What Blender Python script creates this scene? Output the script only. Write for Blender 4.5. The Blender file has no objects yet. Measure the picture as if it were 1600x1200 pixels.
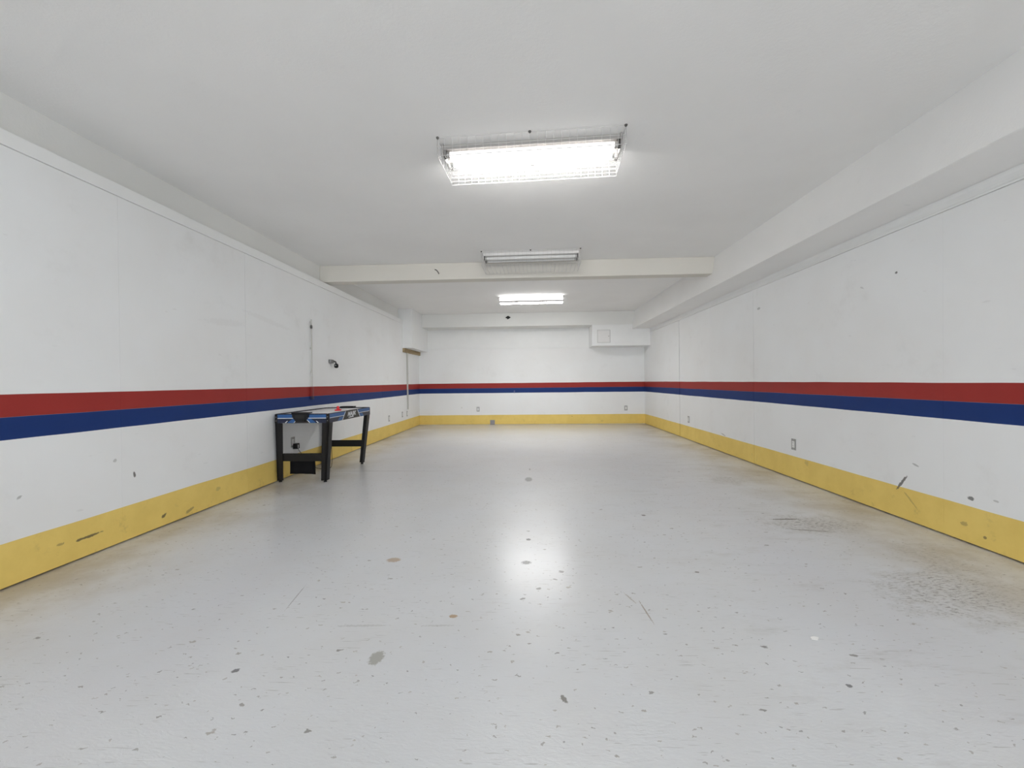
import bpy, bmesh, math, random
from mathutils import Vector, Matrix

scene = bpy.context.scene
COL = scene.collection

# ------------------------------------------------------------------ camera
cam_data = bpy.data.cameras.new('camera')
cam_data.sensor_fit = 'HORIZONTAL'
cam_data.sensor_width = 36.0
cam_data.lens = 645.0 / 1600.0 * 36.0
cam_data.clip_start = 0.05
cam = bpy.data.objects.new('camera', cam_data)
COL.objects.link(cam)
YAW = math.atan(29 / 645.0)
cam.matrix_world = (Matrix.Translation((0, 0, 1.057)) @ Matrix.Rotation(YAW, 4, 'Z')
                    @ Matrix.Rotation(math.radians(90 - 0.36), 4, 'X') @ Matrix.Rotation(-0.011, 4, 'Z'))
scene.camera = cam

# ------------------------------------------------------------------ daylight through an unseen garage opening, added behind for even light
world = bpy.data.worlds.new('daylight')
scene.world = world
world.use_nodes = True
bg = world.node_tree.nodes['Background']
bg.inputs[0].default_value = (0.915, 0.96, 1.0, 1)
bg.inputs[1].default_value = 3.2

portal = bpy.data.lights.new('added_doorway_portal', 'AREA')   # guides the sampling of the sky through the added doorway; gives no light itself
portal.shape = 'RECTANGLE'; portal.size = 4.7; portal.size_y = 2.25
portal.cycles.is_portal = True
portal_ob = bpy.data.objects.new('added_doorway_portal', portal)
COL.objects.link(portal_ob)
portal_ob.location = (0, -4.05, 1.125)
portal_ob.rotation_euler = (math.radians(90), 0, 0)

LAMP_NEAR = 34.0        # the lit tube of the guarded light
LAMP_NEAR_FRONT = 0.7    # its weak front tube
LAMP_FAR = 20.0         # underside of the far light's lens
LAMP_FAR_SIDE = 3.0     # its side faces

scene.view_settings.view_transform = 'Standard'
scene.view_settings.look = 'None'
scene.view_settings.gamma = 1.0
scene.view_settings.use_curve_mapping = False
scene.view_settings.exposure = 1.27
scene.cycles.use_denoising = True
scene.cycles.denoising_prefilter = 'ACCURATE'
scene.cycles.max_bounces = 14
scene.cycles.diffuse_bounces = 6
scene.cycles.glossy_bounces = 3
scene.cycles.sample_clamp_indirect = 4.0
scene.cycles.use_adaptive_sampling = True
scene.cycles.adaptive_threshold = 0.02

W = 2.75          # half width of the room
YB = 10.10        # back wall
YR = -4.0         # rear of the room, behind the camera
CE = 2.65         # ceiling height


# ------------------------------------------------------------------ node helper
class NT:
    def __init__(self, name):
        self.m = bpy.data.materials.new(name)
        self.m.use_nodes = True
        self.t = self.m.node_tree
        self.n = self.t.nodes
        self.b = self.n['Principled BSDF']
        self.tc = self.n.new('ShaderNodeTexCoord').outputs['Object']

    def link(self, a, b):
        self.t.links.new(a, b)

    def set(self, sock, v):
        if hasattr(v, 'is_output'):
            self.link(v, sock)
        elif isinstance(v, tuple) and len(v) == 3 and sock.type == 'RGBA':
            sock.default_value = (*v, 1)
        else:
            sock.default_value = v

    def math(self, op, a, b=0.0, clamp=False):
        n = self.n.new('ShaderNodeMath'); n.operation = op; n.use_clamp = clamp
        self.set(n.inputs[0], a); self.set(n.inputs[1], b)
        return n.outputs[0]

    def ramp(self, v, a, b, lo=0.0, hi=1.0, smooth=True):
        n = self.n.new('ShaderNodeMapRange')
        n.interpolation_type = 'SMOOTHSTEP' if smooth else 'LINEAR'
        self.set(n.inputs['Value'], v)
        if a > b:
            a, b, lo, hi = b, a, hi, lo
        n.inputs['From Min'].default_value = a; n.inputs['From Max'].default_value = b
        n.inputs['To Min'].default_value = lo; n.inputs['To Max'].default_value = hi
        return n.outputs['Result']

    def mix(self, f, a, b):
        n = self.n.new('ShaderNodeMix'); n.data_type = 'RGBA'
        self.set(n.inputs[0], f); self.set(n.inputs[6], a); self.set(n.inputs[7], b)
        return n.outputs[2]

    def mapped(self, loc=(0, 0, 0), rot=(0, 0, 0), scale=(1, 1, 1), kind='POINT', src=None):
        n = self.n.new('ShaderNodeMapping'); n.vector_type = kind
        self.link(src or self.tc, n.inputs[0])
        n.inputs['Location'].default_value = loc
        n.inputs['Rotation'].default_value = rot
        n.inputs['Scale'].default_value = scale
        return n.outputs[0]

    def noise(self, scale, detail=4.0, rough=0.55, vec=None, distort=0.0):
        n = self.n.new('ShaderNodeTexNoise')
        self.link(vec or self.tc, n.inputs['Vector'])
        n.inputs['Scale'].default_value = scale
        n.inputs['Detail'].default_value = detail
        n.inputs['Roughness'].default_value = rough
        n.inputs['Distortion'].default_value = distort
        return n.outputs['Fac']

    def xyz(self):
        n = self.n.new('ShaderNodeSeparateXYZ'); self.link(self.tc, n.inputs[0])
        return n.outputs

    def spot(self, c, r, rot=(0, 0, 0), wob=0.5, wscale=30.0, soft=0.35, wnoise=None):
        """mask 0..1 of a blotch with a ragged edge around point c with radii r"""
        v = self.mapped(c, rot, r, 'TEXTURE')
        n = self.n.new('ShaderNodeVectorMath'); n.operation = 'LENGTH'
        self.link(v, n.inputs[0])
        w = wnoise if wnoise is not None else self.noise(wscale, 4)
        d = self.math('ADD', n.outputs['Value'], self.math('MULTIPLY', self.math('SUBTRACT', w, 0.5), wob * 2))
        return self.ramp(d, 1.0, 1.0 - soft)

    def bump(self, h, strength=0.2, dist=0.01):
        n = self.n.new('ShaderNodeBump')
        n.inputs['Strength'].default_value = strength
        n.inputs['Distance'].default_value = dist
        self.link(h, n.inputs['Height'])
        self.link(n.outputs[0], self.b.inputs['Normal'])

    def done(self, color, rough=0.5, spec=0.5, metal=0.0):
        self.set(self.b.inputs['Base Color'], color)
        self.set(self.b.inputs['Roughness'], rough)
        self.b.inputs['Specular IOR Level'].default_value = spec
        self.b.inputs['Metallic'].default_value = metal
        return self.m


def plain(name, color, rough=0.5, spec=0.5, metal=0.0, var=0.06, scale=25.0, bump=0.0):
    t = NT(name)
    n = t.noise(scale, 3)
    a = tuple(c * (1 - var) for c in color); b = tuple(min(1, c * (1 + var)) for c in color)
    if bump:
        t.bump(n, bump, 0.002)
    return t.done(t.mix(n, a, b), rough, spec, metal)


def emissive(name, color, strength):
    t = NT(name)
    t.b.inputs['Emission Color'].default_value = (*color, 1)
    t.b.inputs['Emission Strength'].default_value = strength
    return t.done((0.85, 0.85, 0.85), 0.4)


# ------------------------------------------------------------------ materials
WHITE = (0.85, 0.86, 0.865)


def make_floor():
    t = NT('painted_concrete_floor')
    x, y, z = t.xyz()
    big = t.noise(0.7, 3)
    base = t.mix(t.ramp(big, 0.3, 0.7), (0.655, 0.668, 0.69), (0.70, 0.707, 0.715))
    base = t.mix(t.ramp(t.noise(2.2, 4, 0.6), 0.3, 0.75, 0, 0.35), base, (0.60, 0.59, 0.57))
    # tan dust gathered along the walls
    ax = t.math('ABSOLUTE', x)
    edge = t.ramp(ax, 1.6, 2.75)
    dust = t.math('MULTIPLY', edge, t.ramp(t.noise(1.6, 5, 0.65), 0.38, 0.68, 0, 0.70))
    base = t.mix(dust, base, (0.40, 0.345, 0.27))
    far = t.math('MULTIPLY', t.ramp(y, 5.5, 9.8), t.ramp(t.noise(1.2, 3, 0.5), 0.3, 0.7, 0.12, 0.30))
    base = t.mix(far, base, (0.46, 0.43, 0.37))
    rub = t.math('MULTIPLY', t.ramp(t.noise(5.0, 6, 0.7, t.mapped(scale=(0.5, 1.6, 1))), 0.52, 0.74, 0, 0.45), t.ramp(x, -0.6, 2.2))
    base = t.mix(rub, base, (0.37, 0.35, 0.31))
    # hairline scuffs running in several directions
    fine = t.noise(3.5, 3, 0.6)
    for k, (ang, sc, th) in enumerate(((0.35, (11, 150, 1), 0.685), (1.1, (7, 170, 1), 0.67), (-0.75, (10, 140, 1), 0.67))):
        s = t.noise(1.0, 2, 0.5, t.mapped((3.1 * k, 1.7 * k, 0), (0, 0, ang), sc))
        m = t.math('MULTIPLY', t.ramp(s, th, th + 0.05), t.ramp(fine, 0.42, 0.62, 0.1, 0.60))
        base = t.mix(m, base, (0.30, 0.285, 0.26))
    s = t.noise(1.0, 2, 0.5, t.mapped((9, 2, 0), (0, 0, 0.9), (8, 150, 1)))
    base = t.mix(t.ramp(s, 0.68, 0.74, 0, 0.28), base, (0.72, 0.715, 0.70))
    # chips and specks of every size: (grid per metre, turn, stretch, share, size, strength)
    warp = t.n.new('ShaderNodeTexNoise')
    t.link(t.tc, warp.inputs['Vector'])
    warp.inputs['Scale'].default_value = 70.0; warp.inputs['Detail'].default_value = 2.0
    off = t.n.new('ShaderNodeVectorMath'); off.operation = 'MULTIPLY_ADD'
    t.link(warp.outputs['Color'], off.inputs[0])
    off.inputs[1].default_value = (0.026, 0.026, 0.0); t.link(t.tc, off.inputs[2])
    for k, (g, ang, st, keep, size, f) in enumerate(((3.2, 0.3, 1.8, 0.50, 0.050, 0.75), (6.5, 0.9, 2.4, 0.45, 0.070, 0.70), (11.0, -0.5, 3.2, 0.40, 0.085, 0.65), (19.0, 0.5, 1.5, 0.35, 0.11, 0.60))):
        v = t.n.new('ShaderNodeTexVoronoi')
        v.voronoi_dimensions = '2D'
        t.link(t.mapped((5.3 * k, 2.9 * k, 0), (0, 0, ang), (g, g * st, 1), 'POINT', off.outputs[0]), v.inputs['Vector'])
        v.inputs['Scale'].default_value = 1.0
        sc_ = t.n.new('ShaderNodeSeparateColor'); t.link(v.outputs['Color'], sc_.inputs[0])
        rad = t.math('MULTIPLY', t.math('SUBTRACT', sc_.outputs[0], 1 - keep), size / keep)
        m = t.ramp(t.math('SUBTRACT', rad, v.outputs['Distance']), -0.004, 0.010, 0, f)
        base = t.mix(m, base, t.mix(sc_.outputs[1], (0.13, 0.12, 0.11), (0.42, 0.38, 0.33)))
    w1 = t.noise(95, 4, 0.65)
    w2 = t.noise(9, 5, 0.7)
    grit = t.ramp(t.noise(1.0, 4, 0.7, t.mapped((0, 0, 0), (0, 0, -0.5), (34, 95, 1))), 0.48, 0.64)
    dark = (0.13, 0.115, 0.095)
    # rubbed patches by the right wall
    for c, r, rot, f in (((2.02, 3.08, 0), (0.50, 0.26, 1), 0.05, 0.9), ((2.05, 2.12, 0), (0.50, 0.34, 1), 0.5, 0.85),
                         ((2.05, 4.40, 0), (0.25, 0.28, 1), 0.0, 0.5), ((2.35, 2.55, 0), (0.28, 0.35, 1), 0.2, 0.4),
                         ((2.05, 1.55, 0), (0.5, 0.2, 1), 0.6, 0.5)):
        m = t.spot(c, r, (0, 0, rot), 0.9, soft=0.9, wnoise=w2)
        base = t.mix(t.math('MULTIPLY', m, 0.34), base, (0.46, 0.42, 0.36))
        base = t.mix(t.math('MULTIPLY', t.math('MULTIPLY', m, grit), f), base, dark)
    # single marks
    for c, r, rot, wob, f, colr in (
            ((1.90, 3.180, 0), (0.125, 0.016, 1), 0.03, 0.9, 0.9, (0.13, 0.11, 0.085)),
            ((1.92, 2.95, 0), (0.17, 0.012, 1), -0.2, 1.0, 0.6, dark),
            ((-0.827, 2.42, 0), (0.048, 0.034, 1), 0.0, 0.6, 0.8, (0.42, 0.30, 0.19)),
            ((-0.36, 1.842, 0), (0.022, 0.016, 1), 0.0, 0.6, 0.9, (0.40, 0.27, 0.15)),
            ((-0.603, 1.555, 0), (0.032, 0.046, 1), 0.0, 0.6, 0.75, (0.30, 0.29, 0.25)),
            ((-0.032, 4.443, 0), (0.045, 0.11, 1), 0.0, 0.7, 0.8, (0.22, 0.22, 0.22)),
            ((-0.037, 2.401, 0), (0.032, 0.026, 1), 0.3, 0.8, 0.95, (0.07, 0.065, 0.06)),
            ((-0.024, 2.752, 0), (0.018, 0.020, 1), 0.0, 0.8, 0.95, (0.09, 0.085, 0.08)),
            ((-0.02, 4.95, 0), (0.010, 0.06, 1), 0.0, 0.8, 0.6, dark),
            ((0.515, 1.90, 0), (0.004, 0.10, 1), 0.08, 0.9, 0.7, (0.26, 0.20, 0.14)),
            ((0.47, 2.02, 0), (0.005, 0.06, 1), 0.35, 0.9, 0.5, (0.30, 0.24, 0.17)),
            ((-1.173, 1.99, 0), (0.0035, 0.13, 1), 0.14, 0.7, 0.6, (0.2, 0.19, 0.18)),
            ((-0.75, 1.76, 0), (0.13, 0.008, 1), 0.05, 1.2, 0.3, (0.3, 0.29, 0.27)),
            ((-0.41, 1.77, 0), (0.08, 0.007, 1), 0.05, 1.2, 0.3, (0.3, 0.29, 0.27)),
            ((-1.8, 4.865, 0), (0.78, 0.012, 1), 0.0, 0.8, 0.6, (0.27, 0.26, 0.25)),
            ((-1.10, 1.47, 0), (0.016, 0.012, 1), 0.4, 0.8, 0.9, (0.12, 0.12, 0.13)),
            ((1.08, 1.46, 0), (0.012, 0.010, 1), 0.4, 0.8, 0.9, (0.15, 0.15, 0.16)),
            ((0.10, 1.37, 0), (0.010, 0.02, 1), 0.4, 0.8, 0.8, dark),
            ((0.87, 3.26, 0), (0.020, 0.018, 1), 0.0, 0.8, 0.9, dark),
            ((0.90, 2.30, 0), (0.012, 0.010, 1), 0.0, 0.8, 0.9, dark),
            ((0.16, 2.29, 0), (0.018, 0.016, 1), 0.0, 0.9, 0.8, (0.2, 0.19, 0.18)),
            ((0.03, 2.1, 0), (0.016, 0.012, 1), 0.7, 0.9, 0.8, (0.2, 0.19, 0.18)),
            ((-0.05, 2.0, 0), (0.016, 0.010, 1), 0.5, 0.9, 0.8, (0.2, 0.19, 0.18)),
            ((0.12, 2.2, 0), (0.014, 0.008, 1), -0.4, 0.9, 0.8, (0.2, 0.19, 0.18))):
        base = t.mix(t.math('MULTIPLY', t.spot(c, r, (0, 0, rot), wob, soft=0.3, wnoise=w1), f), base, colr)
    # brushed swirl relief and patchy gloss
    sw = t.noise(34, 4, 0.65, t.mapped((0, 0, 0), (0, 0, 0.15), (0.5, 1.5, 1)), 2.2)
    big_w = t.noise(5, 3, 0.5)
    h = t.math('ADD', sw, t.math('MULTIPLY', big_w, 1.6))
    t.bump(h, 0.15, 0.006)
    t.b.inputs['Coat Weight'].default_value = 0.42
    t.b.inputs['Coat Roughness'].default_value = 0.22
    rough = t.math('ADD', t.ramp(big, 0.2, 0.8, 0.285, 0.31), t.math('MULTIPLY', edge, 0.16))
    return t.done(base, rough, 0.5)


def make_wall(name, side):
    """white painted panel with the red, blue and yellow bands of an ice rink"""
    t = NT(name)
    x, y, z = t.xyz()
    big = t.noise(0.9, 4)
    base = t.mix(t.ramp(big, 0.3, 0.7), WHITE, (0.82, 0.82, 0.815))
    grime = t.ramp(t.noise(2.4, 6, 0.7), 0.55, 0.78, 0, 0.20)
    base = t.mix(grime, base, (0.58, 0.57, 0.55))
    s = t.noise(1.0, 2, 0.5, t.mapped((2, 5, 1), (0.5, 0, 0), (10, 9, 38)))
    base = t.mix(t.ramp(s, 0.72, 0.80, 0, 0.22), base, (0.52, 0.51, 0.50))
    wob = t.math('MULTIPLY', t.math('SUBTRACT', t.noise(1.3, 2), 0.5), 0.010)
    zz = t.math('ADD', z, wob)
    red = (0.34, 0.038, 0.032); blue = (0.014, 0.041, 0.175); yel = (0.84, 0.625, 0.185)
    e = 0.0012
    zr1, zr0, zb0, zy = 1.018, 0.897, 0.777, 0.240
    rv = t.mix(t.noise(6, 4), (0.30, 0.034, 0.029), red)
    bv = t.mix(t.noise(6, 4), (0.012, 0.036, 0.15), blue)
    yv = t.mix(t.ramp(t.noise(4, 5, 0.65), 0.3, 0.7), (0.78, 0.57, 0.16), yel)
    yv = t.mix(t.math('MULTIPLY', t.ramp(t.noise(7, 6, 0.75), 0.58, 0.72, 0, 0.45), t.ramp(z, 0.26, 0.0, 0.3, 1)), yv, (0.36, 0.27, 0.10))
    base = t.mix(t.math('MULTIPLY', t.ramp(zz, zr0 - e, zr0 + e), t.ramp(zz, zr1 + e, zr1 - e)), base, rv)
    base = t.mix(t.math('MULTIPLY', t.ramp(zz, zb0 - e, zb0 + e), t.ramp(zz, zr0 + e, zr0 - e)), base, bv)
    base = t.mix(t.ramp(zz, zy + e, zy - e), base, yv)
    w1 = t.noise(45, 4, 0.6)
    dk = (0.12, 0.11, 0.10)
    marks = []
    if side == 'right':
        marks = [((W, 2.71, 0.291), (1, 0.020, 0.016), 0.3, 0.8, 0.9, (0.16, 0.16, 0.16)),
                 ((W, 3.19, 0.275), (1, 0.011, 0.080), 0.62, 0.9, 0.85, dk),
                 ((W, 3.08, 0.425), (1, 0.030, 0.007), 0.3, 0.9, 0.6, (0.3, 0.3, 0.3)),
                 ((W, 3.12, 0.16), (1, 0.09, 0.007), 0.75, 0.9, 0.5, (0.36, 0.26, 0.1)),
                 ((W, 2.57, 0.315), (1, 0.020, 0.007), 0, 0.9, 0.5, (0.35, 0.34, 0.33)),
                 ((W, 2.75, 0.12), (1, 0.025, 0.015), 0, 0.9, 0.6, (0.30, 0.22, 0.09)),
                 ((W, 2.63, 0.075), (1, 0.012, 0.010), 0, 0.9, 0.8, (0.2, 0.14, 0.07)),
                 ((W, 3.23, 1.842), (1, 0.012, 0.010), 0, 0.7, 0.9, (0.15, 0.15, 0.15)),
                 ((W, 5.10, 1.90), (1, 0.035, 0.018), 0, 0.7, 0.6, (0.3, 0.3, 0.3)),
                 ((W, 6.04, 0.262), (1, 0.08, 0.010), 0.2, 0.9, 0.6, (0.34, 0.32, 0.28)),
                 ((W, 3.55, 1.80), (1, 0.03, 0.008), 0.5, 0.9, 0.4, (0.4, 0.4, 0.4)),
                 ((W, 4.25, 0.205), (1, 0.03, 0.03), 0, 1.0, 0.35, (0.4, 0.3, 0.12))]
    elif side == 'left':
        marks = [((-W, 2.737, 0.442), (1, 0.010, 0.026), 0.2, 0.6, 0.9, (0.15, 0.14, 0.13)),
                 ((-W, 2.44, 0.124), (1, 0.095, 0.009), 0.02, 1.0, 0.9, (0.16, 0.13, 0.07)),
                 ((-W, 2.96, 0.080), (1, 0.026, 0.013), 0.5, 0.9, 0.9, (0.16, 0.13, 0.07)),
                 ((-W, 3.20, 0.050), (1, 0.05, 0.014), 0.3, 0.9, 0.7, (0.30, 0.22, 0.09)),
                 ((-W, 2.09, 0.461), (1, 0.016, 0.010), 0.6, 0.9, 0.6, (0.3, 0.3, 0.29)),
                 ((-W, 2.607, 0.561), (1, 0.014, 0.012), 0.6, 0.9, 0.5, (0.3, 0.3, 0.29)),
                 ((-W, 2.28, 0.135), (1, 0.02, 0.010), 0, 0.9, 0.6, (0.3, 0.22, 0.09)),
                 ((-W, 3.50, 0.140), (1, 0.03, 0.022), 0, 1, 0.4, (0.36, 0.27, 0.1)),
                 ((-W, 3.62, 1.62), (1, 0.30, 0.035), 0.06, 0.8, 0.09, (0.5, 0.49, 0.47)),
                 ((-W, 4.25, 1.72), (1, 0.45, 0.03), -0.12, 0.8, 0.09, (0.5, 0.49, 0.47))]
    elif side == 'back':
        marks = [((1.0, YB, 0.19), (0.012, 1, 0.012), 0, 0.8, 0.8, (0.25, 0.18, 0.08)),
                 ((-0.40, YB, 0.80), (0.02, 1, 0.05), 0, 0.8, 0.3, (0.3, 0.3, 0.4)),
                 ((-1.7, YB, 0.42), (0.03, 1, 0.02), 0, 0.9, 0.3, (0.5, 0.5, 0.48))]
    for c, r, rot, wobb, f, colr in marks:
        rr = (rot, 0, 0) if side != 'back' else (0, rot, 0)
        base = t.mix(t.math('MULTIPLY', t.spot(c, r, rr, wobb, soft=0.35, wnoise=w1), f), base, colr)
    t.bump(t.noise(60, 3), 0.05, 0.002)
    return t.done(base, 0.5, 0.15)


def make_ceiling(name, a, b):
    t = NT(name)
    n = t.noise(1.1, 4)
    base = t.mix(t.ramp(n, 0.3, 0.7), a, b)
    g = t.ramp(t.noise(6, 6, 0.75), 0.62, 0.78, 0, 0.18)
    base = t.mix(g, base, tuple(c * 0.72 for c in a))
    s = t.noise(1.0, 2, 0.5, t.mapped((6, 1, 0), (0, 0, 0.3), (9, 26, 9)))
    base = t.mix(t.ramp(s, 0.76, 0.82, 0, 0.30), base, tuple(c * 0.55 for c in a))
    h = t.math('ADD', t.noise(70, 4, 0.65), t.math('MULTIPLY', t.noise(9, 3), 1.2))
    t.bump(h, 0.25, 0.004)
    return t.done(base, 0.75, 0.2)


M = {}
M['floor'] = make_floor()
M['wall_left'] = make_wall('left_wall_paint', 'left')
M['wall_right'] = make_wall('right_wall_paint', 'right')
M['wall_back'] = make_wall('back_wall_paint', 'back')
M['wall_rear'] = make_wall('rear_wall_paint', 'rear')
M['ceiling'] = make_ceiling('ceiling_plaster', (0.88, 0.875, 0.865), (0.85, 0.845, 0.835))
M['concrete'] = make_ceiling('painted_concrete', (0.80, 0.80, 0.78), (0.76, 0.76, 0.74))
M['beam'] = make_ceiling('cream_beam_paint', (0.71, 0.685, 0.63), (0.68, 0.655, 0.60))
M['trim'] = plain('white_trim_paint', (0.84, 0.845, 0.84), 0.5, 0.3, var=0.03, scale=6)
M['gap'] = plain('dark_joint', (0.10, 0.095, 0.09), 0.9, 0.1)
M['apron_ground'] = plain('outside_concrete', (0.45, 0.45, 0.44), 0.8, 0.2, scale=3)
M['white_metal'] = plain('white_enamel', (0.80, 0.79, 0.78), 0.35, 0.5, var=0.03)
M['greyed_metal'] = plain('greyed_white_enamel', (0.42, 0.405, 0.39), 0.4, 0.5, var=0.05)  # enamel greyed down to cut the bounce light of the lit tube
M['wire'] = plain('white_coated_wire', (0.62, 0.61, 0.60), 0.35, 0.5, var=0.03)
M['dark_metal'] = plain('dark_steel', (0.09, 0.085, 0.08), 0.45, 0.5)
M['tube_off'] = plain('unlit_tube_glass', (0.74, 0.74, 0.73), 0.35, 0.3, var=0.02)
M['tube_on'] = emissive('lit_tube', (1.0, 0.985, 0.965), LAMP_NEAR)
M['tube_weak'] = emissive('weak_tube', (1.0, 0.97, 0.95), LAMP_NEAR_FRONT)
M['lens_on'] = emissive('lit_lens', (1.0, 1.0, 0.99), LAMP_FAR)
M['lens_side'] = emissive('lit_lens_side', (1.0, 1.0, 0.99), LAMP_FAR_SIDE)
M['end_cap'] = plain('grey_end_cap', (0.45, 0.44, 0.43), 0.35, 0.5, metal=0.6)
M['steel'] = plain('brushed_steel_plate', (0.34, 0.34, 0.335), 0.38, 0.5, metal=0.35, var=0.08)
M['outlet'] = plain('white_outlet_plastic', (0.80, 0.80, 0.79), 0.35, 0.5, var=0.02)
M['hatch_frame'] = plain('hatch_frame_paint', (0.64, 0.64, 0.62), 0.5, 0.3)
M['slot'] = plain('dark_slot', (0.03, 0.03, 0.03), 0.7, 0.2)
M['black'] = plain('black_laminate', (0.009, 0.0085, 0.009), 0.45, 0.3, var=0.15)
M['black_plastic'] = plain('black_plastic', (0.008, 0.008, 0.009), 0.42, 0.3, var=0.15)
M['cloth'] = plain('black_cloth', (0.009, 0.009, 0.010), 0.9, 0.15, var=0.3, scale=200, bump=0.3)
M['playfield'] = plain('white_playfield', (0.86, 0.86, 0.86), 0.65, 0.1, var=0.01)
M['deco_blue'] = plain('decal_blue', (0.035, 0.115, 0.31), 0.4, 0.3, var=0.2, scale=18)
M['deco_navy'] = plain('decal_navy', (0.022, 0.027, 0.052), 0.4, 0.3, var=0.25, scale=30)
M['deco_dark'] = plain('decal_charcoal', (0.030, 0.027, 0.025), 0.4, 0.3, var=0.2, scale=30)
M['deco_white'] = plain('decal_white', (0.78, 0.80, 0.84), 0.3, 0.5, var=0.02)
M['red_plastic'] = plain('red_plastic', (0.72, 0.012, 0.022), 0.28, 0.5, var=0.05)
M['conduit'] = plain('grey_conduit', (0.52, 0.51, 0.48), 0.45, 0.5, var=0.06)
M['red_paint'] = plain('red_overpaint', (0.24, 0.028, 0.026), 0.45, 0.4)
M['blue_paint'] = plain('navy_overpaint', (0.03, 0.03, 0.07), 0.45, 0.4)
M['grey_metal'] = plain('grey_bracket_metal', (0.22, 0.22, 0.22), 0.4, 0.5, metal=0.3)
M['paper'] = plain('white_paper', (0.88, 0.87, 0.85), 0.7, 0.2, var=0.02)
M['grey_patch'] = plain('grey_patch_plate', (0.30, 0.29, 0.31), 0.5, 0.4, var=0.15, scale=20)


def make_wood():
    t = NT('raw_lumber')
    n = t.noise(1.0, 5, 0.65, t.mapped(scale=(30, 2, 40)))
    c = t.mix(t.ramp(n, 0.3, 0.7), (0.44, 0.34, 0.20), (0.26, 0.19, 0.10))
    return t.done(c, 0.7, 0.2)


M['wood'] = make_wood()


# ------------------------------------------------------------------ mesh builder
class MB:
    def __init__(self):
        self.v = []; self.f = []; self.mi = []; self.sm = []

    def add(self, verts, faces, mi=0, smooth=False):
        b = len(self.v)
        self.v += [Vector(p) for p in verts]
        for f in faces:
            self.f.append([b + i for i in f]); self.mi.append(mi); self.sm.append(smooth)
        return self

    def box(self, a, b, mi=0, c=0.0):
        """box between two corners, edges chamfered by c"""
        lo = [min(p, q) for p, q in zip(a, b)]; hi = [max(p, q) for p, q in zip(a, b)]
        if c <= 0:
            v = [(x, y, z) for x in (lo[0], hi[0]) for y in (lo[1], hi[1]) for z in (lo[2], hi[2])]
            f = [(0, 1, 3, 2), (4, 6, 7, 5), (0, 4, 5, 1), (2, 3, 7, 6), (0, 2, 6, 4), (1, 5, 7, 3)]
            return self.add(v, f, mi)
        bm = bmesh.new()
        bmesh.ops.create_cube(bm, size=1)
        for p in bm.verts:
            p.co = Vector([(lo[i] + hi[i]) / 2 + p.co[i] * (hi[i] - lo[i]) for i in range(3)])
        bmesh.ops.bevel(bm, geom=bm.edges[:], offset=c, segments=2, affect='EDGES', profile=0.6)
        return self.bm(bm, mi)

    def bm(self, bm, mi=0, smooth=False):
        bm.verts.index_update()
        self.add([p.co.copy() for p in bm.verts], [[q.index for q in f.verts] for f in bm.faces], mi, smooth)
        bm.free()
        return self

    def prism(self, pts, axis, a, b, mi=0):
        """outline pts (2-D, in the two other axes) extruded along axis from a to b"""
        n = len(pts)

        def p3(p, t):
            q = list(p); q.insert(axis, t); return q
        v = [p3(p, a) for p in pts] + [p3(p, b) for p in pts]
        f = [list(range(n))[::-1], list(range(n, 2 * n))] + [[i, (i + 1) % n, n + (i + 1) % n, n + i] for i in range(n)]
        return self.add(v, f, mi)

    def tube(self, path, r, n=8, mi=0, caps=True):
        path = [Vector(p) for p in path]
        rs = r if isinstance(r, (list, tuple)) else [r] * len(path)
        t0 = (path[1] - path[0]).normalized()
        up = Vector((0, 0, 1)) if abs(t0.z) < 0.9 else Vector((1, 0, 0))
        u = t0.cross(up).normalized()
        v = []; m = len(path)
        for i, p in enumerate(path):
            t = (path[min(i + 1, m - 1)] - path[max(i - 1, 0)]).normalized()
            u = (u - t * u.dot(t)).normalized(); w = t.cross(u)
            for k in range(n):
                a = 2 * math.pi * (k + 0.5) / n
                v.append(p + (u * math.cos(a) + w * math.sin(a)) * rs[i])
        f = [[i * n + k, i * n + (k + 1) % n, (i + 1) * n + (k + 1) % n, (i + 1) * n + k] for i in range(m - 1) for k in range(n)]
        self.add(v, f, mi, n > 5)
        if caps:
            b = len(v)
            self.add(v[:n], [list(range(n))[::-1]], mi); self.add(v[-n:], [list(range(n))], mi)
        return self

    def lathe(self, prof, c, n=20, mi=0, axis='Z'):
        """profile of (radius, height) turned about an axis through c"""
        v = []
        for r, h in prof:
            for k in range(n):
                a = 2 * math.pi * k / n
                p = (r * math.cos(a), r * math.sin(a), h)
                if axis == 'X':
                    p = (p[2], p[0], p[1])
                elif axis == 'Y':
                    p = (p[0], p[2], p[1])
                v.append((p[0] + c[0], p[1] + c[1], p[2] + c[2]))
        m = len(prof)
        f = [[i * n + k, i * n + (k + 1) % n, (i + 1) * n + (k + 1) % n, (i + 1) * n + k] for i in range(m - 1) for k in range(n)]
        self.add(v, f, mi, True)
        self.add(v[:n], [list(range(n))[::-1]], mi); self.add(v[-n:], [list(range(n))], mi)
        return self

    def build(self, name, mats, parent=None, loc=None):
        me = bpy.data.meshes.new(name)
        me.from_pydata(self.v, [], self.f)
        for m in (mats if isinstance(mats, (list, tuple)) else [mats]):
            me.materials.append(m)
        for p, i, s in zip(me.polygons, self.mi, self.sm):
            p.material_index = i; p.use_smooth = s
        bm = bmesh.new(); bm.from_mesh(me)
        bmesh.ops.recalc_face_normals(bm, faces=bm.faces[:])
        bm.to_mesh(me); bm.free()
        o = bpy.data.objects.new(name, me)
        COL.objects.link(o)
        if loc is not None:
            o.location = loc
        if parent is not None:
            o.parent = parent
        return o


def tag(o, label, cat, group=None):
    o['label'] = label; o['category'] = cat
    if group:
        o['group'] = group
    return o


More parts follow.
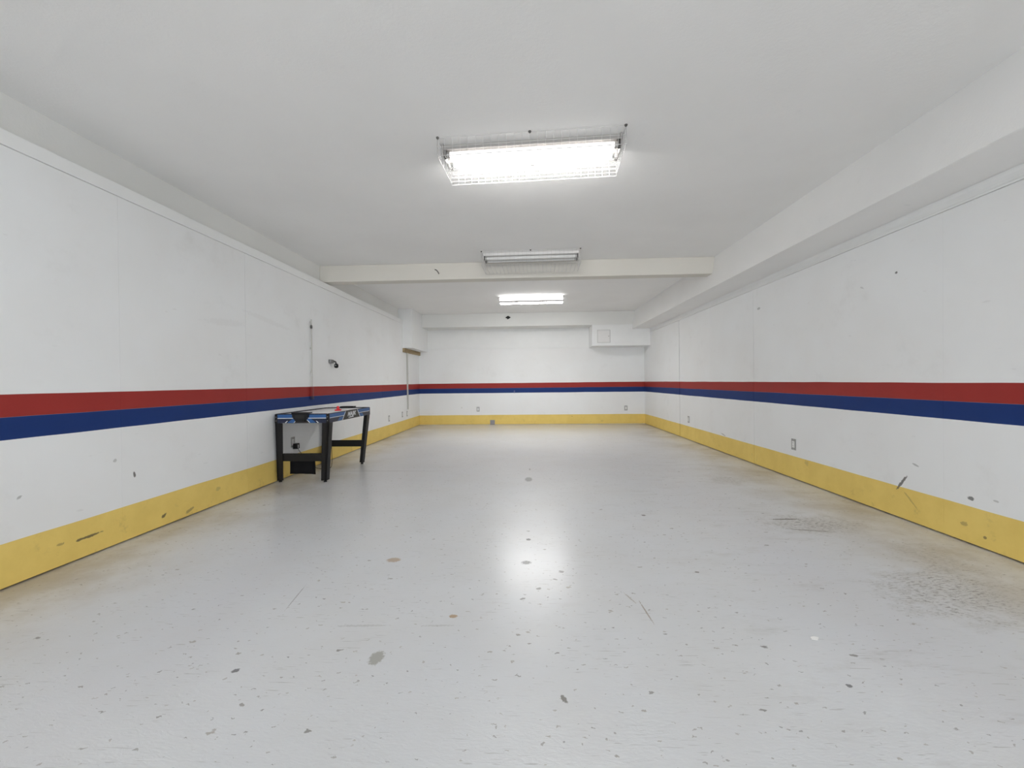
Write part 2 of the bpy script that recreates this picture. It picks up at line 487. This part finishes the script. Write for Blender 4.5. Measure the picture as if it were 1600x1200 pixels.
def thing(name, label, cat, loc=(0, 0, 0), rz=0.0, group=None):
    o = bpy.data.objects.new(name, None)
    COL.objects.link(o)
    o.empty_display_size = 0.1
    o.location = loc; o.rotation_euler = (0, 0, rz)
    return tag(o, label, cat, group)


def struct(mb, name, mats, label=None):
    o = mb.build(name, mats)
    o['kind'] = 'structure'
    if label:
        o['label'] = label
    return o


def smooth_path(pts, k=8):
    pts = [Vector(p) for p in pts]
    out = []
    for i in range(len(pts) - 1):
        p0 = pts[max(i - 1, 0)]; p1 = pts[i]; p2 = pts[i + 1]; p3 = pts[min(i + 2, len(pts) - 1)]
        for j in range(k):
            t = j / k
            out.append(0.5 * ((2 * p1) + (p2 - p0) * t + (2 * p0 - 5 * p1 + 4 * p2 - p3) * t * t + (3 * p1 - p0 - 3 * p2 + p3) * t ** 3))
    out.append(pts[-1])
    return out


# ------------------------------------------------------------------ the room
struct(MB().box((-2.95, YR - 0.3, -0.12), (2.95, YB + 0.2, 0)), 'floor', M['floor'])
struct(MB().box((-2.95, YR - 0.3, CE), (2.95, YB + 0.2, CE + 0.12)), 'ceiling', M['ceiling'])
struct(MB().box((-9, YR - 9, -0.12), (9, YR - 0.3, -0.01)), 'ground', M['apron_ground'])


def panels(mb, seams, lo, hi, z0, z1, x0, x1):
    """vertical wall panels between seams (position, gap); the gaps are real slots"""
    edges = [(lo, 0)] + seams + [(hi, 0)]
    for (a, ga), (b, gb) in zip(edges[:-1], edges[1:]):
        mb.box((x0, a + ga / 2, z0), (x1, b - gb / 2, z1))


# left wall: panels up to 2.325, then a trim board, then the set-back concrete above
mb = MB()
panels(mb, [(-1.0, 0.001), (0.22, 0.001), (1.44, 0.0006), (2.65, 0.0009), (3.88, 0.0022), (7.55, 0.003)], YR, YB, 0.010, 2.3245, -W, -W - 0.06)
mb.box((-2.838, YR, 0), (-2.95, YB + 0.2, CE), 1)
mb.box((-W - 0.06, YR, 0), (-2.838, YB, 2.36), 1)
struct(mb, 'wall_left', [M['wall_left'], M['concrete']])
mb = MB().box((-W + 0.006, YR, 2.327), (-2.838, YB, 2.410), 0, 0.004)
struct(mb, 'trim_1', M['trim'])

mb = MB()
panels(mb, [(-0.8, 0.001), (0.42, 0.001), (1.64, 0.0006), (2.88, 0.0009), (5.22, 0.006), (6.46, 0.0015), (7.76, 0.018)], YR, YB, 0.010, 2.149, W, W + 0.06)
mb.box((W + 0.06, YR, 0), (2.95, YB + 0.2, CE), 1)
struct(mb, 'wall_right', [M['wall_right'], M['concrete']])
# moulding under the right duct: a flat strip with a hollow face
prof = [(W + 0.055, 2.151), (W - 0.010, 2.151), (W - 0.010, 2.160), (W - 0.003, 2.172), (W - 0.001, 2.19), (W - 0.003, 2.21), (W - 0.010, 2.226), (W - 0.016, 2.234), (W + 0.055, 2.234)]
struct(MB().prism(prof, 1, YR, 9.60), 'trim_2', M['trim'])

mb = MB()
mb.box((-W, YB, 0.010), (W, YB + 0.02, 1.860))
mb.box((-W - 0.05, YB + 0.012, 1.863), (W + 0.05, YB + 0.2, CE), 1)
mb.box((-W - 0.05, YB + 0.02, 0), (W + 0.05, YB + 0.2, 1.863), 1)
struct(mb, 'wall_back', [M['wall_back'], M['trim']])

mb = MB()      # unseen rear wall; its open garage doorway is added to let even daylight in
mb.box((-2.95, YR, 0), (-2.35, YR - 0.2, CE)); mb.box((2.35, YR, 0), (2.95, YR - 0.2, CE))
mb.box((-2.35, YR, 2.25), (2.35, YR - 0.2, CE))
struct(mb, 'wall_rear', M['wall_rear'])

# beams and boxed-in corners of the ceiling
struct(MB().box((-2.838, 5.48, 2.428), (2.42, 5.655, CE), 0, 0.008), 'ceiling_beam', M['beam'])
struct(MB().box((-2.838, 9.60, 2.34), (2.95, YB + 0.02, CE), 0, 0.006), 'ceiling_beam', M['concrete'])
struct(MB().prism([(2.345, 2.238), (2.360, 2.2355), (W + 0.06, 2.2355), (W + 0.06, CE), (2.405, CE)], 1, YR, 9.615), 'ceiling_beam', M['ceiling'])
struct(MB().box((-2.838, 8.80, 1.803), (-2.535, YB + 0.01, CE), 0, 0.006), 'wall_chase', M['trim'])
struct(MB().box((1.43, 9.595, 1.852), (W + 0.06, YB + 0.01, 2.345), 0, 0.010), 'wall_chase', M['trim'])


# ------------------------------------------------------------------ lights
def wires(mb, w, d, drop, cx, cy, rows=2, r=0.0014):
    """wire cage: grid of straight rods on the bottom and the four sides"""
    def rod(a, b, rr=r):
        mb.tube([a, b], rr, 4)
    nx = round(w / cx); ny = round(d / cy)
    X = [-w / 2 + w * i / nx for i in range(nx + 1)]
    Y = [-d / 2 + d * i / ny for i in range(ny + 1)]
    for x in X:
        rod((x, -d / 2, -drop), (x, d / 2, -drop))
        for y in (Y[0], Y[-1]):
            rod((x, y, -drop), (x, y, -0.004))
    for y in Y:
        rod((-w / 2, y, -drop), (w / 2, y, -drop))
        for x in (X[0], X[-1]):
            rod((x, y, -drop), (x, y, -0.004))
    for k in range(rows + 1):
        z = -drop + (drop - 0.004) * k / rows
        rr = r * 1.5 if k in (0, rows) else r
        for y in (Y[0], Y[-1]):
            rod((-w / 2, y, z), (w / 2, y, z), rr)
        for x in (X[0], X[-1]):
            rod((x, -d / 2, z), (x, d / 2, z), rr)


def strip_light(label, loc, rz, guard_d, drop, tube_mats, fy, group, rows, body):
    t = thing('ceiling_light', label, 'ceiling light', loc, rz, group)
    L = 1.18
    h = MB()       # housing: channel with sloping reflector wings, open underneath
    h.prism([(fy - 0.075, 0.0), (fy - 0.095, -0.040), (fy - 0.090, -0.040), (fy - 0.060, -0.012), (fy + 0.060, -0.012),
             (fy + 0.090, -0.040), (fy + 0.095, -0.040), (fy + 0.075, 0.0)], 0, -L / 2, L / 2)
    h.box((-L / 2, fy - 0.095, 0), (-L / 2 + 0.008, fy + 0.095, -0.078), 0, 0.002)
    h.box((L / 2, fy - 0.095, 0), (L / 2 - 0.008, fy + 0.095, -0.078), 0, 0.002)
    hs = h.build('housing', M[body], t)
    MB().prism([(fy - 0.030, -0.012), (fy - 0.020, -0.045), (fy + 0.020, -0.045), (fy + 0.030, -0.012)], 0, -L / 2 + 0.01, L / 2 - 0.01).build('ballast_cover', M[body], t)
    for y, tm in ((fy - 0.060, tube_mats[0]), (fy + 0.060, tube_mats[1])):
        tb = MB().tube([(-L / 2 + 0.045, y, -0.062), (L / 2 - 0.045, y, -0.062)], 0.019, 16).build('tube', tm, t)
        for s in (-1, 1):
            xe = s * (L / 2 - 0.046)
            MB().tube([(xe, y, -0.062), (xe + s * 0.020, y, -0.062)], 0.0196, 16).build('end_cap', M['end_cap'], tb)
            MB().box((xe + s * 0.020, y - 0.014, -0.084), (xe + s * 0.038, y + 0.014, -0.020), 0, 0.003).build('socket', M['dark_metal'] if tm is not M['tube_on'] else M['white_metal'], t)
    g = MB(); wires(g, 1.205, guard_d, drop, 0.0502, 0.05, rows)
    gd = g.build('wire_guard', M['wire'], t)
    for x in (-0.60, 0.0, 0.60):
        for y in (-guard_d / 2, guard_d / 2):
            MB().lathe([(0.010, -0.003), (0.010, -0.008), (0.006, -0.014), (0.002, -0.016)], (x, y, 0.003), 10).build('clip', M['dark_metal'], t)
    return t


strip_light('ceiling strip light in a white wire cage with a bright tube, nearest to the viewer', (0.022, 2.845, CE), -0.049, 0.405, 0.120,
            (M['tube_weak'], M['tube_on']), -0.035, 'ceiling strip lights in wire guards', 2, 'greyed_metal')
strip_light('unlit ceiling strip light in a white wire cage just in front of the cross beam', (0.022, 5.235, CE), -0.022, 0.44, 0.165,
            (M['tube_off'], M['tube_off']), -0.06, 'ceiling strip lights in wire guards', 3, 'white_metal')

t = thing('ceiling_light', 'bright wraparound ceiling light without a cage, beyond the cross beam', 'ceiling light', (0.030, 7.83, CE), -0.018)
L = 1.20
MB().box((-L / 2 + 0.01, -0.10, 0), (L / 2 - 0.01, 0.10, -0.035), 0, 0.004).build('housing', M['white_metal'], t)
lens = MB().prism([(-0.14, -0.030), (-0.135, -0.085), (-0.110, -0.110), (-0.012, -0.122), (0.012, -0.122), (0.110, -0.110), (0.135, -0.085), (0.14, -0.030)], 0, -L / 2 + 0.012, L / 2 - 0.012)
ln = lens.build('lens', [M['lens_side'], M['lens_on']], t)
for p in ln.data.polygons:
    if p.normal.z < -0.8:
        p.material_index = 1
MB().prism([(-0.136, -0.088), (-0.139, -0.092), (-0.112, -0.117), (-0.108, -0.112)], 0, -L / 2 + 0.012, L / 2 - 0.012).build('seam', M['greyed_metal'], ln)
for s in (-1, 1):
    MB().prism([(-0.143, -0.028), (-0.138, -0.088), (-0.112, -0.114), (0.112, -0.114), (0.138, -0.088), (0.143, -0.028)], 0, s * (L / 2 - 0.012), s * L / 2).build('end_cap', M['white_metal'], t)


# ------------------------------------------------------------------ outlets: plate standing on its wall
def outlet(label, loc, rz, group='electrical outlets', plate='steel', holes=True):
    """local -Y faces the room"""
    t = thing('electrical_outlet', label, 'outlet', loc, rz, group)
    MB().box((-0.036, -0.005, -0.058), (0.036, 0, 0.058), 0, 0.002).build('cover_plate', M[plate], t)
    d = MB().box((-0.0185, -0.0085, -0.034), (0.0185, -0.0045, 0.034), 0, 0.0015).build('receptacle', M['outlet'], t)
    s = MB()
    for z in (0.017, -0.017):
        for x in (-0.0065, 0.0065):
            s.box((x - 0.001, -0.0088, z - 0.002), (x + 0.001, -0.0080, z + 0.007))
        s.lathe([(0.0022, -0.0004), (0.0022, 0.0004)], (0, -0.0085, z - 0.008), 8, 0, 'Y')
    s.build('slots', M['slot'], d)
    for z in (0.048, -0.048):
        MB().lathe([(0.0028, -0.0007), (0.0028, 0.0008)], (0, -0.0053, z), 8, 0, 'Y').build('screw', M['outlet'], t)
    return t


HP = math.pi / 2
outlet('steel-rimmed outlet on the right wall, the large nearer one above the yellow band', (W, 4.45, 0.365), -HP)
outlet('small steel-rimmed outlet far along the right wall near the wide panel joint', (W, 7.33, 0.360), -HP)
outlet('steel-rimmed outlet on the back wall, left of the grey patch in the yellow band', (-1.296, YB, 0.381), 0)
outlet('steel-rimmed outlet on the back wall, below the boxed corner at the right', (2.299, YB, 0.383), 0)
outlet('steel outlet on the left wall behind the table, with a black adapter plugged in', (-W, 4.64, 0.385), HP)
outlet('small outlet on the left wall, first one beyond the game table', (-W, 7.89, 0.365), HP)
outlet('small outlet on the left wall just before the grey conduit', (-W, 8.72, 0.375), HP)
t = outlet('small white outlet box on the left wall at the foot of the grey conduit', (-W, 9.06, 0.365), HP)
MB().box((-0.045, -0.030, 0.058), (0.045, 0, 0.095), 0, 0.004).build('conduit_fitting', M['outlet'], t)

# black plug-in adapter and its cord, going to the underside of the table
t = thing('power_adapter', 'black power adapter plugged into the outlet behind the table, cord hanging down', 'power adapter', (-W, 4.66, 0.355))
MB().box((0.0088, -0.030, -0.050), (0.055, 0.030, 0.012), 0, 0.005).build('body', M['black_plastic'], t)
MB().box((0.055, -0.008, -0.040), (0.0556, 0.006, -0.004)).build('rating_label', M['outlet'], t)
MB().tube(smooth_path([(0.035, 0.020, -0.046), (0.040, 0.040, -0.075), (0.050, 0.085, -0.13), (0.075, 0.16, -0.22), (0.12, 0.26, -0.325),
                       (0.22, 0.33, -0.351), (0.30, 0.30, -0.30), (0.32, 0.26, -0.05), (0.32, 0.25, 0.284)]), 0.0032, 6).build('cord', M['black_plastic'], t)

# ------------------------------------------------------------------ air hockey table
TX0, TX1, TY0, TY1 = -2.715, -2.130, 4.262, 5.375
ZT, ZB = 0.737, 0.640
CXT, CYT = (TX0 + TX1) / 2, (TY0 + TY1) / 2
tab = thing('air_hockey_table', 'black and blue air hockey table with white playfield standing by the left wall', 'game table', (CXT, CYT, 0))
hx, hy = (TX1 - TX0) / 2, (TY1 - TY0) / 2
MB().box((-hx + 0.014, -hy + 0.014, 0.700), (hx - 0.014, hy - 0.014, 0.728)).build('playfield', M['playfield'], tab)
MB().box((-hx + 0.015, -hy + 0.015, ZB + 0.005), (hx - 0.015, hy - 0.015, ZB + 0.013)).build('bottom_panel', M['black'], tab)
AP = [M['deco_navy'], M['deco_blue'], M['deco_white'], M['deco_dark'], M['black']]


def apron(length, end):
    """board along X, outer face at y = -0.014; printed graphics lie on its face"""
    m = MB().box((-length / 2, -0.014, ZB), (length / 2, 0, ZT), 0, 0.0015)
    m.box((-length / 2, -0.013, ZT - 0.004), (length / 2, 0.004, ZT + 0.002), 4)
    H = ZT - ZB
    y0 = -0.0140

    def poly(pts, mi, lift):
        m.prism([(x, ZB + H * z) for x, z in pts], 1, y0, y0 - lift, mi)
    a = length / 2 - 0.004
    if end:
        for s in (-1, 1):
            poly([(s * a, 0.58), (s * a, 0.92), (s * 0.03, 0.92), (s * 0.03, 0.58)], 1, 0.0004)
            poly([(s * a, 0.50), (s * a, 0.57), (s * 0.03, 0.57), (s * 0.03, 0.50)], 2, 0.0006)
            poly([(s * 0.085, 0.03), (s * 0.155, 0.03), (s * 0.100, 0.48), (s * 0.045, 0.48)], 1, 0.0005)
            poly([(s * 0.083, 0.03), (s * 0.091, 0.03), (s * 0.049, 0.48), (s * 0.041, 0.48)], 2, 0.0007)
            poly([(s * 0.172, 0.03), (s * 0.186, 0.03), (s * 0.160, 0.24), (s * 0.152, 0.24)], 2, 0.0007)
        poly([(-0.080, 0.03), (0.080, 0.03), (0.040, 0.48), (-0.040, 0.48)], 3, 0.0004)
    else:
        for s in (-1, 1):
            poly([(s * a, 0.55), (s * a, 0.95), (s * 0.13, 0.95), (s * 0.19, 0.55)], 1, 0.0004)
            poly([(s * a, 0.50), (s * a, 0.555), (s * 0.20, 0.555), (s * 0.205, 0.50)], 2, 0.0006)
            poly([(s * 0.26, 0.03), (s * 0.36, 0.03), (s * 0.31, 0.42), (s * 0.21, 0.42)], 1, 0.0004)
            poly([(s * 0.235, 0.02), (s * 0.246, 0.02), (s * 0.168, 0.98), (s * 0.157, 0.98)], 2, 0.0007)
        poly([(-0.225, 0.02), (0.225, 0.02), (0.150, 0.98), (-0.150, 0.98)], 3, 0.0005)
    return m


def logo(parent):
    cu = bpy.data.curves.new('logo', 'FONT')
    cu.body = 'MAJIK'; cu.size = 0.072; cu.extrude = 0.0004; cu.shear = 0.25; cu.align_x = 'CENTER'; cu.offset = 0.0016
    tmp = bpy.data.objects.new('logo_outline', cu)
    COL.objects.link(tmp)
    me = bpy.data.meshes.new_from_object(tmp.evaluated_get(bpy.context.evaluated_depsgraph_get()))
    bpy.data.objects.remove(tmp)
    me.transform(Matrix.Translation((0, -0.0152, ZB + 0.034)) @ Matrix.Rotation(HP, 4, 'X') @ Matrix.Diagonal((1.2, 1, 1, 1)))
    me.materials.clear(); me.materials.append(M['deco_white'])
    o = bpy.data.objects.new('logo', me)
    COL.objects.link(o); o.parent = parent
    MB().prism([(-0.085, ZB + 0.014), (0.05, ZB + 0.017), (0.053, ZB + 0.026), (-0.083, ZB + 0.023)], 1, -0.0145, -0.0150).build('logo_bar', M['deco_white'], parent)


for s in (-1, 1):
    e = apron(2 * hx - 0.050, True).build('end_apron', AP, tab)
    e.location = (0, s * (hy - 0.014), 0); e.rotation_euler = (0, 0, 0 if s < 0 else math.pi)
    p = apron(2 * hy - 0.020, False).build('side_apron', AP, tab)
    p.location = (s * (hx - 0.014), 0, 0); p.rotation_euler = (0, 0, HP if s > 0 else -HP)
    logo(p)

for sx in (-1, 1):
    for sy in (-1, 1):
        g = MB()     # angle-section leg: a wide end plate and a side plate, both tapering to the foot
        xo, yo = hx + 0.001, hy + 0.001
        xb = hx + (0.020 if sx < 0 else -0.058) - 0.004
        yb = hy - 0.050

        def q(x, y, z):
            return (sx * x, sy * y, z)
        # end plate
        g.add([q(xo, yo, ZT - 0.002), q(xo - 0.030, yo, ZT - 0.002), q(xo - 0.030, yo - 0.018, ZT - 0.002), q(xo, yo - 0.018, ZT - 0.002),
               q(xo, yo, ZB), q(xo - 0.030, yo, ZB), q(xo - 0.030, yo - 0.018, ZB), q(xo, yo - 0.018, ZB)],
              [(0, 1, 2, 3), (4, 7, 6, 5), (0, 4, 5, 1), (1, 5, 6, 2), (2, 6, 7, 3), (3, 7, 4, 0)])
        x1, x2 = xo - 0.002, xb
        w1_, w2_ = 0.072, 0.058
        d1, d2 = 0.088, 0.070
        for (wa, da, wb, db) in ((w1_, 0.018, w2_, 0.018), (0.018, d1, 0.018, d2)):
            ztop = ZB
            g.add([q(x1, yo - 0.002, ztop), q(x1 - wa, yo - 0.002, ztop), q(x1 - wa, yo - 0.002 - da, ztop), q(x1, yo - 0.002 - da, ztop),
                   q(x2, yb, 0.018), q(x2 - wb, yb, 0.018), q(x2 - wb, yb - db, 0.018), q(x2, yb - db, 0.018)],
                  [(0, 1, 2, 3), (4, 7, 6, 5), (0, 4, 5, 1), (1, 5, 6, 2), (2, 6, 7, 3), (3, 7, 4, 0)])
        lg = g.build('leg', M['black'], tab)
        fx, fy = sx * (x2 - 0.022), sy * (yb - 0.022)
        MB().lathe([(0.017, 0.0), (0.017, 0.010), (0.010, 0.013), (0.008, 0.022)], (fx, fy, 0), 14).build('foot', M['black_plastic'], lg)
        for z in (0.665, 0.705):
            MB().lathe([(0.004, -0.002), (0.004, 0.002)], (sx * (xo - 0.015), sy * (yo + 0.001), z), 8, 0, 'Y').build('bolt', M['steel'], lg)

for s in (-1, 1):
    y = s * (hy - 0.045)
    MB().box((-hx + 0.012, y - s * 0.022, 0.226), (hx - 0.062, y - s * 0.006, 0.310), 0, 0.002).build('stretcher', M['black'], tab)

for s in (-1, 1):
    g = MB()
    yo = s * (hy + 0.0012); yi = s * (hy + 0.040)
    g.prism([(-0.085, ZT + 0.004), (0.085, ZT + 0.004), (0.080, ZT - 0.030), (0.045, ZT - 0.078), (-0.045, ZT - 0.078), (-0.080, ZT - 0.030)], 1, yo, yi)
    gl = g.build('goal', M['black_plastic'], tab)
    MB().box((-0.090, s * (hy + 0.042), ZT + 0.004), (0.090, s * (hy - 0.050), ZT + 0.016), 0, 0.003).build('goal_cover', M['black_plastic'], gl)
    MB().box((-0.050, yi, ZT - 0.045), (0.050, yi + s * 0.0008, ZT - 0.012)).build('slot', M['slot'], gl)

# red pusher lying on the playfield
pp = thing('air_hockey_pusher', 'red air hockey pusher standing on the white playfield', 'pusher', (-2.315, 4.86, 0.7285))
MB().lathe([(0.036, 0.0), (0.040, 0.004), (0.040, 0.012), (0.036, 0.016), (0.026, 0.011), (0.019, 0.011)], (0, 0, 0), 24).build('base', M['red_plastic'], pp)
MB().lathe([(0.018, 0.008), (0.0165, 0.030), (0.0165, 0.042), (0.014, 0.050), (0.008, 0.055), (0.001, 0.056)], (0, 0, 0), 20).build('grip', M['red_plastic'], pp)

# black cloth bag hung on the near stretcher
bg_t = thing('cloth_bag', 'black cloth bag hanging from the near stretcher of the game table', 'bag', (-2.500, 4.405, 0.070))
m = MB()
NX, NZ = 14, 10
random.seed(3)
vs = []
for side in (-1, 1):
    for j in range(NZ + 1):
        for i in range(NX + 1):
            u = i / NX; v = j / NZ
            x = (u - 0.5) * (0.275 + 0.012 * (1 - v))
            th = 0.004 + 0.026 * math.sin(math.pi * u) ** 0.6 * (1 - v) ** 0.5 * (0.35 + 0.65 * min(1, v * 5))
            y = side * th + 0.004 * math.sin(u * 17 + v * 5) * (1 - v)
            z = v * 0.165 + 0.006 * math.sin(u * 3.1) * (1 - v) - 0.004 * u * (1 - v)
            vs.append((x, y, z))
fs = []
n1 = (NX + 1) * (NZ + 1)
for k in (0, n1):
    for j in range(NZ):
        for i in range(NX):
            a = k + j * (NX + 1) + i
            fs.append((a, a + 1, a + NX + 2, a + NX + 1))
for i in range(NX):
    fs.append((i, i + 1, n1 + i + 1, n1 + i)); b = NZ * (NX + 1) + i; fs.append((b, b + 1, n1 + b + 1, n1 + b))
for j in range(NZ):
    a = j * (NX + 1); fs.append((a, a + NX + 1, n1 + a + NX + 1, n1 + a)); a += NX; fs.append((a, a + NX + 1, n1 + a + NX + 1, n1 + a))
m.add(vs, fs, 0, True)
m.build('pouch', M['cloth'], bg_t)
for x in (-0.10, 0.10):
    st = MB().tube(smooth_path([(x, 0.0, 0.150), (x, -0.004, 0.180), (x, -0.0075, 0.205), (x, -0.0075, 0.228)], 5), 0.0045, 6)
    st.build('strap', M['cloth'], bg_t)

# ------------------------------------------------------------------ things on the left wall
t = thing('wall_rod', 'thin grey upright rod with a ring on the left wall above the game table', 'rod', (-W, 5.055, 0))
MB().tube([(0.016, 0, 1.015), (0.016, 0, 1.86)], 0.0065, 8).build('rod', M['conduit'], t)
MB().lathe([(0.011, -0.020), (0.013, -0.008), (0.013, 0.010), (0.009, 0.024)], (0.016, 0, 1.765), 10).build('ring', M['dark_metal'], t)
for z in (1.20, 1.50, 1.83):
    MB().box((0, -0.010, z - 0.012), (0.016, 0.010, z + 0.012), 0, 0.002).build('clamp', M['conduit'], t)
MB().box((0, -0.018, 0.900), (0.030, 0.018, 1.018), 0, 0.004).build('bracket', M['red_paint'], t)['label'] = 'red painted foot bracket'
MB().box((0, -0.020, 0.862), (0.032, 0.020, 0.900), 0, 0.004).build('bracket_end', M['blue_paint'], t)

t = thing('wall_device', 'small grey bracket with a round black head on the left wall above the stripes', 'wall fixture', (-W, 5.60, 1.30))
MB().box((0, -0.085, 0.035), (0.030, 0.010, 0.085), 0, 0.006).build('bracket', M['grey_metal'], t)
MB().tube(smooth_path([(0.020, -0.005, 0.065), (0.050, 0.010, 0.055), (0.058, 0.016, 0.020)], 5), 0.011, 10).build('arm', M['dark_metal'], t)
hd = MB().lathe([(0.014, 0.030), (0.026, 0.022), (0.029, 0.0), (0.026, -0.022), (0.012, -0.030)], (0.058, 0.018, 0.0), 16).build('head', M['black_plastic'], t)
MB().lathe([(0.010, -0.002), (0.010, 0.003)], (0.062, -0.0115, 0.004), 12, 0, 'Y').build('eye', M['grey_metal'], hd)

t = thing('conduit', 'pale grey upright conduit near the back corner, between outlet and lumber strip', 'conduit', (-W, 9.08, 0))
MB().box((0, -0.020, 0.460), (0.028, 0.020, 1.716), 0, 0.004).build('raceway', M['conduit'], t)
for z in (0.75, 1.25):
    MB().box((0, -0.028, z), (0.031, 0.028, z + 0.02), 0, 0.002).build('strap', M['conduit'], t)

lb = tag(MB().box((-W, 8.795, 1.716), (-W + 0.040, 10.09, 1.800), 0, 0.003).build('lumber_strip', M['wood']),
         'raw brown lumber strip on the left wall under the white boxed corner', 'board')

# ------------------------------------------------------------------ things at the back
t = thing('access_hatch', 'square white access hatch on the boxed corner at the upper right', 'hatch', (1.694, 9.595, 2.072))
fr = MB()
for a, b in (((-0.150, -0.150), (0.150, -0.138)), ((-0.150, 0.138), (0.150, 0.150)), ((-0.150, -0.138), (-0.138, 0.138)), ((0.138, -0.138), (0.150, 0.138))):
    fr.box((a[0], -0.010, a[1]), (b[0], 0, b[1]), 0, 0.002)
fr.build('frame', M['hatch_frame'], t)
pn = MB().box((-0.132, -0.014, -0.132), (0.132, 0, 0.132), 0, 0.003).build('panel', M['white_metal'], t)
MB().box((0.105, -0.018, -0.012), (0.120, -0.013, 0.012), 0, 0.002).build('latch', M['greyed_metal'], pn)

o = MB().prism([(-0.060, -0.004), (-0.030, 0.018), (0.005, 0.040), (0.030, 0.022), (0.062, 0.004), (0.030, -0.018), (-0.008, -0.040), (-0.026, -0.016)], 1, 9.600, 9.560)
tag(o.build('beam_fixture', M['slot'], None, (-0.508, 0, 2.540)), 'small black jagged fixture on the rear ceiling beam', 'fixture')

o = tag(MB().tube(smooth_path([(-0.030, 0.0, 0.028), (-0.012, -0.008, 0.022), (0.006, -0.010, 0.004), (0.020, -0.006, -0.020), (0.024, 0.0, -0.030)], 5), 0.006, 8).build('beam_hook', M['dark_metal'], None, (-1.232, 5.480, 2.535)),
        'small dark bent hook on the cream cross beam, left of the unlit light', 'hook')

o = MB().box((-0.058, -0.006, 0.0), (0.058, 0, 0.115), 0, 0.002)
tag(o.build('cover_plate', M['grey_patch'], None, (-0.944, YB, 0.0)), 'square grey plate at the foot of the back wall in the yellow band', 'cover plate')

# paper scrap on the floor
pb = MB()
pb.add([(-0.016, -0.008, 0.0005), (0.004, -0.013, 0.0008), (0.017, 0.002, 0.004), (0.006, 0.012, 0.002), (-0.010, 0.010, 0.0006),
        (-0.016, -0.008, 0.0015), (0.004, -0.013, 0.0018), (0.017, 0.002, 0.005), (0.006, 0.012, 0.003), (-0.010, 0.010, 0.0016)],
       [(4, 3, 2, 1, 0), (5, 6, 7, 8, 9), (0, 1, 6, 5), (1, 2, 7, 6), (2, 3, 8, 7), (3, 4, 9, 8), (4, 0, 5, 9)])
tag(pb.build('paper_scrap', M['paper'], None, (1.14, 1.721, 0)), 'tiny white paper scrap on the grey floor at the right', 'paper scrap')
